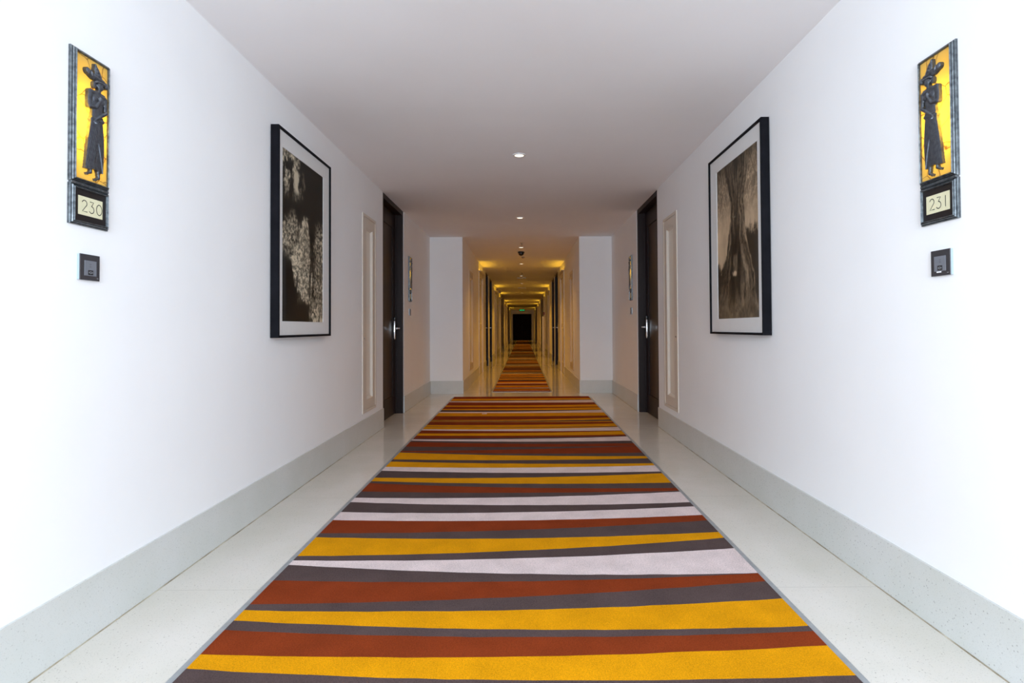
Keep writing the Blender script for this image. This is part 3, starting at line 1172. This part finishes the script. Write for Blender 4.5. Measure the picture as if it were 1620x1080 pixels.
def sign(s, xw, y0, label, digits=None):
    o = -s
    root = thing('lit_room_sign', (xw, y0 + PW / 2, PZ0), label, 'wall light')
    h = PW / 2
    Hh = PZ1 - PZ0
    zs = .128                                    # top of the number box
    # stepped cast frame of the picture panel
    bm = bmesh.new()
    sweep_rect(bm, o, -h, h, zs + .006, Hh, [(0, 0), (0, .007), (.002, .009), (.004, .007), (.0045, .012), (.0065, .0145), (.0085, .012),
                                            (.009, .017), (.0115, .0195), (.0135, .017), (.0140, .0118), (.0140, .004), (.0140, 0)])
    link_mesh('frame', bm, M['pewter_frame'], parent=root)
    bm = bmesh.new()
    sweep_rect(bm, o, -h, h, 0, zs, [(0, 0), (0, .007), (.002, .009), (.004, .007), (.0045, .012), (.0065, .0145), (.0085, .012),
                                     (.009, .016), (.011, .0175), (.0125, .016), (.0135, .0105), (.0135, 0)])
    box(bm, 0, o * .012, -h + .004, h - .004, zs - .001, zs + .007)
    link_mesh('number_frame', bm, M['pewter_frame'], parent=root)
    bm = bmesh.new()
    box(bm, o * .001, o * .0100, -h + .013, h - .013, .013, zs - .013)
    nb = link_mesh('number_plate', bm, M['border_black'], parent=root, label='black number plate holding a cream card')
    # cream card, a touch crooked
    cw, ch, zc = .052, .030, .064
    card = bmesh.new()
    box(card, o * .0102, o * .0112, -cw, cw, zc - ch, zc + ch)
    c = link_mesh('number_card', card, M['card'], parent=nb, label='cream card')
    if digits:
        bm = bmesh.new()
        hgt = .037
        wd = .031
        x0 = -.5 * wd * len(digits) + .009
        for k, ch_ in enumerate(digits):
            for st in GLYPH[ch_]:
                pts = []
                for gx, gy in st:
                    a = x0 + k * wd + gx * hgt * 1.0
                    yy = a if s < 0 else -a         # reads left to right as seen from inside the corridor
                    pts.append((o * .0113, yy, zc - .0185 + gy * hgt))
                tube(bm, pts, .0014, 6, flat=(0, .35))
        link_mesh('room_number', bm, M['ink'], parent=nb, label='thin black numerals ' + digits)
    # backlit amber sheet; the cavity behind it holds the bulb
    pz0, pz1, pw = zs + .006 + .0135, Hh - .0135, h - .0135
    bm = bmesh.new()
    box(bm, o * .0085, o * .0115, -pw, pw, pz0, pz1)
    link_mesh('amber_panel', bm, M['amber'], parent=root, label='glowing veined amber panel')
    fig = figure_bm(o, .0117)
    for v in fig.verts:
        v.co.z = v.co.z * 1.02 + pz0 + .002
        v.co.y = v.co.y * 1.30 + .005
    link_mesh('relief_figure', fig, M['pewter'], parent=root, smooth=True, label='dark cast relief of a standing woman in headdress and long pleated skirt')
    bm = bmesh.new()
    nz0, nz1 = NICHE[0] - PZ0, NICHE[1] - PZ0
    n = h - .0162
    # open-fronted lamp box lining the hole in the wall
    t = .0015
    xa, xb = -o * .0, -o * .075
    box(bm, xb, xb + o * t, -n, n, nz0 + .0002, nz1 - .0002)
    box(bm, xa, xb + o * t, -n, -n + t, nz0 + .0002, nz1 - .0002)
    box(bm, xa, xb + o * t, n - t, n, nz0 + .0002, nz1 - .0002)
    box(bm, xa, xb + o * t, -n + t, n - t, nz0 + .0002, nz0 + .0002 + t)
    box(bm, xa, xb + o * t, -n + t, n - t, nz1 - .0002 - t, nz1 - .0002)
    link_mesh('lamp_box', bm, M['niche'], parent=root)
    d = bpy.data.lights.new('bulb', 'POINT')
    d.energy = SIGN_W
    d.color = (1.0, 0.84, 0.40)
    d.shadow_soft_size = .012
    b = bpy.data.objects.new('bulb', d)
    COL.objects.link(b)
    b.parent = root
    b.location = (-o * .024, -.036, pz0 + .185)
    return root


SIGN_W = 7.0
sL = sign(-1, XL, PLAQ_W[0][0], 'glowing amber room sign with a cast woman and number 230 on the left wall', '230')
sR = sign(1, XR, PLAQ_W[0][0], 'glowing amber room sign with a cast woman and number 231 on the right wall', '231')
sign(-1, XL, PLAQ_W[1][0], 'distant room sign on the left wall between the dark door and the pale pier')
sign(1, XR, PLAQ_W[1][0], 'distant glowing room sign on the right wall between the dark door and the pale pier')


# ------------------------------------------------------------------ doorbell panels under the signs
def bell(s, xw, yc, label, tab=False):
    o = -s
    z0 = 1.161
    root = thing('doorbell_panel', (xw, yc, z0), label, 'doorbell panel')
    h = .0425
    bm = bmesh.new()
    box(bm, 0, o * .0075, -h + .001, h - .001, .001, .083)
    link_mesh('base', bm, M['reader_side'], parent=root, label='pale metal base edge')
    bm = bmesh.new()
    box(bm, o * .0076, o * .0105, -h, h, 0, .084, bev=.001)
    p = link_mesh('cover_plate', bm, M['reader_black'], parent=root)
    bm = bmesh.new()
    box(bm, o * .0106, o * .0118, -.0245, .0265, .015, .064, bev=.0004)
    g = link_mesh('sensor', bm, M['reader_grey'], parent=root, label='grey sensor panel')
    bm = bmesh.new()
    box(bm, o * .0119, o * .0128, -.011, .011, .018, .033, bev=.0004)
    link_mesh('display', bm, M['black_plastic'], parent=g, label='small black display')
    f = lambda a: a if s < 0 else -a
    bm = bmesh.new()
    tube(bm, [(o * .0129, f(y), .0255 + z) for y, z in arc(0, 0, .0035, .0035, 0, 360, 14)], .0007, 6, flat=(0, .3))
    for q in (-1, 1):
        tube(bm, [(o * .0129, f(q * .0062), .0228), (o * .0129, f(q * .0070), .0255), (o * .0129, f(q * .0062), .0282)], .0008, 6, flat=(0, .3))
    link_mesh('display_symbol', bm, M['reader_mark'], parent=g)
    bm = bmesh.new()
    for z in (.0445, .052):
        tube(bm, [(o * .0119, f(y), z + w) for y, w in arc(0, 0, .003, .0014, 0, 360, 12)], .0006, 6, flat=(0, .3))
    link_mesh('icon', bm, M['reader_icon'], parent=g)
    bm = bmesh.new()
    yy = sorted((f(.029), f(.036)))
    box(bm, o * .0106, o * .0109, yy[0], yy[1], .0075, .0090)
    link_mesh('maker_mark', bm, M['reader_mark'], parent=p)
    if tab:
        bm = bmesh.new()
        box(bm, o * .0106, o * .0125, -.004, .015, .0105, .0146, bev=.0004)
        link_mesh('slot_tab', bm, M['white_plastic'], parent=root, label='white tab under the sensor')


bell(-1, XL, 1.848, 'small square dark doorbell panel on the left wall below sign 230')
bell(1, XR, 1.842, 'small square dark doorbell panel with white tab on the right wall below sign 231', True)
bell(-1, XL, 7.125, 'tiny distant doorbell panel on the left wall beyond the dark door')
bell(1, XR, 7.125, 'tiny distant doorbell panel on the right wall beyond the dark door')


# ------------------------------------------------------------------ cream service hatches
def hatch(s, xw, y0, y1, z0, z1, label, near=True):
    o = -s
    root = thing('access_panel', (xw, (y0 + y1) / 2, z0), label, 'access panel')
    h, H = (y1 - y0) / 2, z1 - z0
    bm = bmesh.new()
    sweep_rect(bm, o, -h, h, 0, H, [(0, -.02), (0, .005), (.002, .007), (.024, .007), (.027, .004), (.027, -.02)])
    link_mesh('frame', bm, M['cream'], parent=root)
    # door leaf: broad stiles, deep bevel round a sunk field
    g = .030
    bm = bmesh.new()
    st = (h - g) * .46
    sweep_rect(bm, o, -h + g, h - g, g, H - g, [(0, -.03), (0, .004), (.085, .004), (.088, .002), (.105, -.017), (.105, -.03)])
    lf = link_mesh('door', bm, M['cream'], parent=root)
    bm = bmesh.new()
    box(bm, -o * .030, -o * .0165, -h + g + .1045, h - g - .1045, g + .1045, H - g - .1045)
    link_mesh('field', bm, M['cream_edge'], parent=lf)
    bm = bmesh.new()
    ly = -h + g + .022
    lz = .914 - z0
    lathe(bm, [(.010, 0), (.010, .004), (.007, .006)], 14, 'x', cen=(0, 0, 0))
    for v in bm.verts:
        v.co = Vector((o * (.004 + v.co.x), ly + v.co.y, lz + v.co.z))
    link_mesh('latch', bm, M['chrome'], parent=lf, smooth=True, label='small round metal latch')
    return root


hatch(-1, XL, *HATCH_L, 'tall narrow cream access panel on the left wall just before the dark door')
hatch(1, XR, *HATCH_R, 'tall narrow cream access panel on the right wall just before the dark door')
for k, (a, b) in enumerate(HATCH_N):
    for s, xw, nm in ((-1, NL, 'left'), (1, NR, 'right')):
        hatch(s, xw, a, b, .26, 2.0, ('tall cream access panel on the %s wall just past the pale pier' if k == 0 else
                                       'far dim access panel on the %s wall, beyond the first dark corridor doors') % nm)


# ------------------------------------------------------------------ ceiling fittings
def downlight(x, y, z, label, power, col, first=None):
    root = thing('downlight', (x, y, z), label, 'ceiling light', 'recessed downlights along the ceiling')
    if first is None:
        bm = bmesh.new()
        lathe(bm, [(.036, -.001), (.037, -.006), (.044, -.008), (.052, -.006), (.054, -.002), (.054, 0)], 32, cap=False)
        link_mesh('trim_ring', bm, M['white_trim'], parent=root, smooth=True)
        bm = bmesh.new()
        lathe(bm, [(.0365, -.001), (.037, -.004), (.030, -.0046), (.001, -.005)], 60)
        link_mesh('lens', bm, M['lamp'], parent=root, smooth=True, label='bright lamp lens')
    else:
        for ch in first.children:
            if ch.type == 'MESH':
                c = ch.copy()
                COL.objects.link(c)
                c.parent = root
    d = bpy.data.lights.new('lamp', 'SPOT')
    d.energy = power
    d.color = col
    d.spot_size = math.radians(118)
    d.spot_blend = 0.9
    d.shadow_soft_size = .03
    b = bpy.data.objects.new('lamp', d)
    COL.objects.link(b)
    b.parent = root
    b.location = (0, 0, -.02)
    return root


DL = [(-.022, 4.563, 'downlight nearest the camera, alone on the pale ceiling', 14),
      (-.03, 7.17, 'second downlight from the camera, just before the piers', 34),
      (-.023, 9.83, 'third downlight from the camera, between the sprinkler and the black dome', 46),
      (-.022, 12.36, 'fourth downlight from the camera, just beyond the black dome', 75),
      (-.03, 15.22, 'fifth downlight from the camera, in front of the nearer ceiling slot', 75),
      (-.02, 17.83, 'sixth downlight from the camera, beyond the nearer ceiling slot', 75),
      (-.022, 22.7, 'seventh downlight from the camera, the brightest spark in the deep corridor', 60),
      (-.03, 28.3, 'eighth downlight from the camera, far down the corridor', 75),
      (-.03, 32.8, 'ninth downlight from the camera, some way before the exit sign', 75),
      (-.03, 42.6, 'farthest downlight, between the exit sign and the far doors', 60)]  # last lamp is added to warm the dim end wall
fdl = None
for x, y, lb, p in DL:
    r = downlight(x, y, ZC, lb, p, WARM, fdl)
    fdl = fdl or r

def sprinkler(y, label):
    root = thing('sprinkler', (-.012, y, ZC), label, 'sprinkler', 'sprinkler heads')
    bm = bmesh.new()
    lathe(bm, [(.028, 0), (.028, -.004), (.012, -.006), (.010, -.03), (.008, -.034)], 14)
    link_mesh('body', bm, M['chrome_dark'], parent=root, smooth=True)
    bm = bmesh.new()
    for q in (-1, 1):
        tube(bm, [(q * .009, 0, -.03), (q * .012, 0, -.042), (q * .004, 0, -.055)], .0022, 6)
    lathe(bm, [(.004, -.052), (.017, -.056), (.017, -.058)], 14)
    link_mesh('deflector', bm, M['chrome_dark'], parent=root, smooth=True)


sprinkler(9.31, 'nearer ceiling sprinkler, just inside the amber corridor')
sprinkler(14.42, 'farther ceiling sprinkler, beyond the black dome')

root = thing('dome_camera', (-.025, 10.42, ZC), 'black dome camera hanging from the corridor ceiling', 'security camera')
bm = bmesh.new()
lathe(bm, [(.058, 0), (.060, -.006), (.060, -.020), (.054, -.026)], 60)
link_mesh('base', bm, M['black_plastic'], parent=root, smooth=True)
bm = bmesh.new()
lathe(bm, [(.050 * math.cos(a), -.026 - .048 * math.sin(a)) for a in [math.radians(10 * k) for k in range(9)]] + [(.002, -.074)], 60)
link_mesh('dome', bm, M['dome_glass'], parent=root, smooth=True)

bm = bmesh.new()
lathe(bm, [(.030, 0), (.030, -.012), (.022, -.02)], 18)
o = link_mesh('smoke_detector', bm, M['chrome_dark'], loc=(.012, 11.2, ZC), smooth=True)
o['label'] = 'small flat dark detector on the ceiling right behind the black dome'
o['category'] = 'smoke detector'

for y, lb, dz in ((15.8, 'nearer thin dark slot vent across the corridor ceiling', 0), (19.82, 'farther thin dark slot vent across the corridor ceiling', 0)):
    root = thing('slot_vent', (-.025, y, ZC + dz), lb, 'ceiling vent', 'ceiling slot vents')
    bm = bmesh.new()
    box(bm, -.13, .13, 0, .012, -.010, 0)
    box(bm, -.13, .13, .058, .07, -.010, 0)
    box(bm, -.13, -.118, .012, .058, -.010, 0)
    box(bm, .118, .13, .012, .058, -.010, 0)
    link_mesh('frame', bm, M['chrome_dark'], parent=root)
    bm = bmesh.new()
    for k in range(3):
        box(bm, -.118, .118, .018 + k * .013, .022 + k * .013, -.009, 0)
    link_mesh('slats', bm, M['black_plastic'], parent=root)

# little ball camera high on the left wall
root = thing('ball_camera', (NL, 20.95, 2.33), 'small round silvery camera high on the left wall deep in the corridor', 'security camera')
bm = bmesh.new()
box(bm, 0, .012, -.03, .03, -.03, .03, bev=.003)
box(bm, .012, .05, -.01, .01, -.008, .008)
link_mesh('bracket', bm, M['white_trim'], parent=root)
bm = bmesh.new()
bmesh.ops.create_uvsphere(bm, u_segments=18, v_segments=12, radius=.048, matrix=Matrix.Translation((.085, 0, -.01)))
link_mesh('ball', bm, M['silver_ball'], parent=root, smooth=True)

# fire alarm call point and the pale edge strip below it, on the right wall
root = thing('fire_alarm', (NR, 22.45, 1.50), 'small red fire alarm box on the right wall deep in the corridor', 'fire alarm')
bm = bmesh.new()
box(bm, -.055, 0, -.05, .05, 0, .11, bev=.004)
link_mesh('case', bm, M['red'], parent=root)
bm = bmesh.new()
box(bm, -.058, -.055, -.03, .03, .03, .08)
link_mesh('front_plate', bm, M['white_plastic'], parent=root)
bm = bmesh.new()
box(bm, NR - .075, NR, 23.36, 23.42, 0, 1.46, bev=.004)
struct('trim_3', bm, M['cream_edge'])

# scrap of paper on the carpet
bm = bmesh.new()
pts = [(-.028, -.012, .0085), (.004, -.018, .0095), (.030, -.006, .0085), (.022, .014, .012), (-.006, .010, .0085), (-.026, .012, .010)]
a = [bm.verts.new(q) for q in pts]
b = [bm.verts.new((q[0], q[1], q[2] + .0006)) for q in pts]
bm.faces.new(a)
bm.faces.new(b[::-1])
for i in range(6):
    bm.faces.new((a[i], a[(i + 1) % 6], b[(i + 1) % 6], b[i]))
o = link_mesh('paper_scrap', bm, M['white_plastic'], loc=(-.45, 6.60, -.0012))
o['label'] = 'tiny white scrap of paper lying on the striped carpet before the piers'
o['category'] = 'paper scrap'

# exit sign hanging from the last raised ceiling
ZS = ZC
root = thing('exit_sign', (-.055, 40.0, ZS), 'small glowing green exit sign hanging above the far dark doors', 'exit sign')
bm = bmesh.new()
box(bm, -.19, .19, -.02, .02, -.23, -.085, bev=.004)
link_mesh('housing', bm, M['sign_body'], parent=root)
bm = bmesh.new()
bm.free()
for q in (-.13, .13):
    bm = bmesh.new()
    tube(bm, [(q, 0, 0), (q, 0, -.087)], .006, 8)
    link_mesh('hanger', bm, M['white_trim'], parent=root)
bm = bmesh.new()
yy = -.0215


def poly(bm, pts):
    a = [bm.verts.new((x, yy, z - .1575)) for x, z in pts]
    b = [bm.verts.new((x, -.0195, z - .1575)) for x, z in pts]
    bm.faces.new(a)
    for i in range(len(pts)):
        bm.faces.new((a[i], a[(i + 1) % len(pts)], b[(i + 1) % len(pts)], b[i]))


# running figure and two arrows
poly(bm, [(-.17, .0), (-.12, .045), (-.12, .018), (-.06, .018), (-.06, -.018), (-.12, -.018), (-.12, -.045)])
poly(bm, [(.17, .0), (.12, .045), (.12, .018), (.06, .018), (.06, -.018), (.12, -.018), (.12, -.045)])
poly(bm, arc(.008, .044, .014, .014, 0, 330, 10))
poly(bm, [(-.012, .028), (.018, .026), (.022, -.008), (.04, -.03), (.028, -.04), (.006, -.012), (-.012, -.055), (-.03, -.05), (-.012, -.01), (-.014, .005), (-.034, -.002), (-.038, .008)])
link_mesh('pictogram', bm, M['green'], parent=root, label='glowing green running figure and arrows')
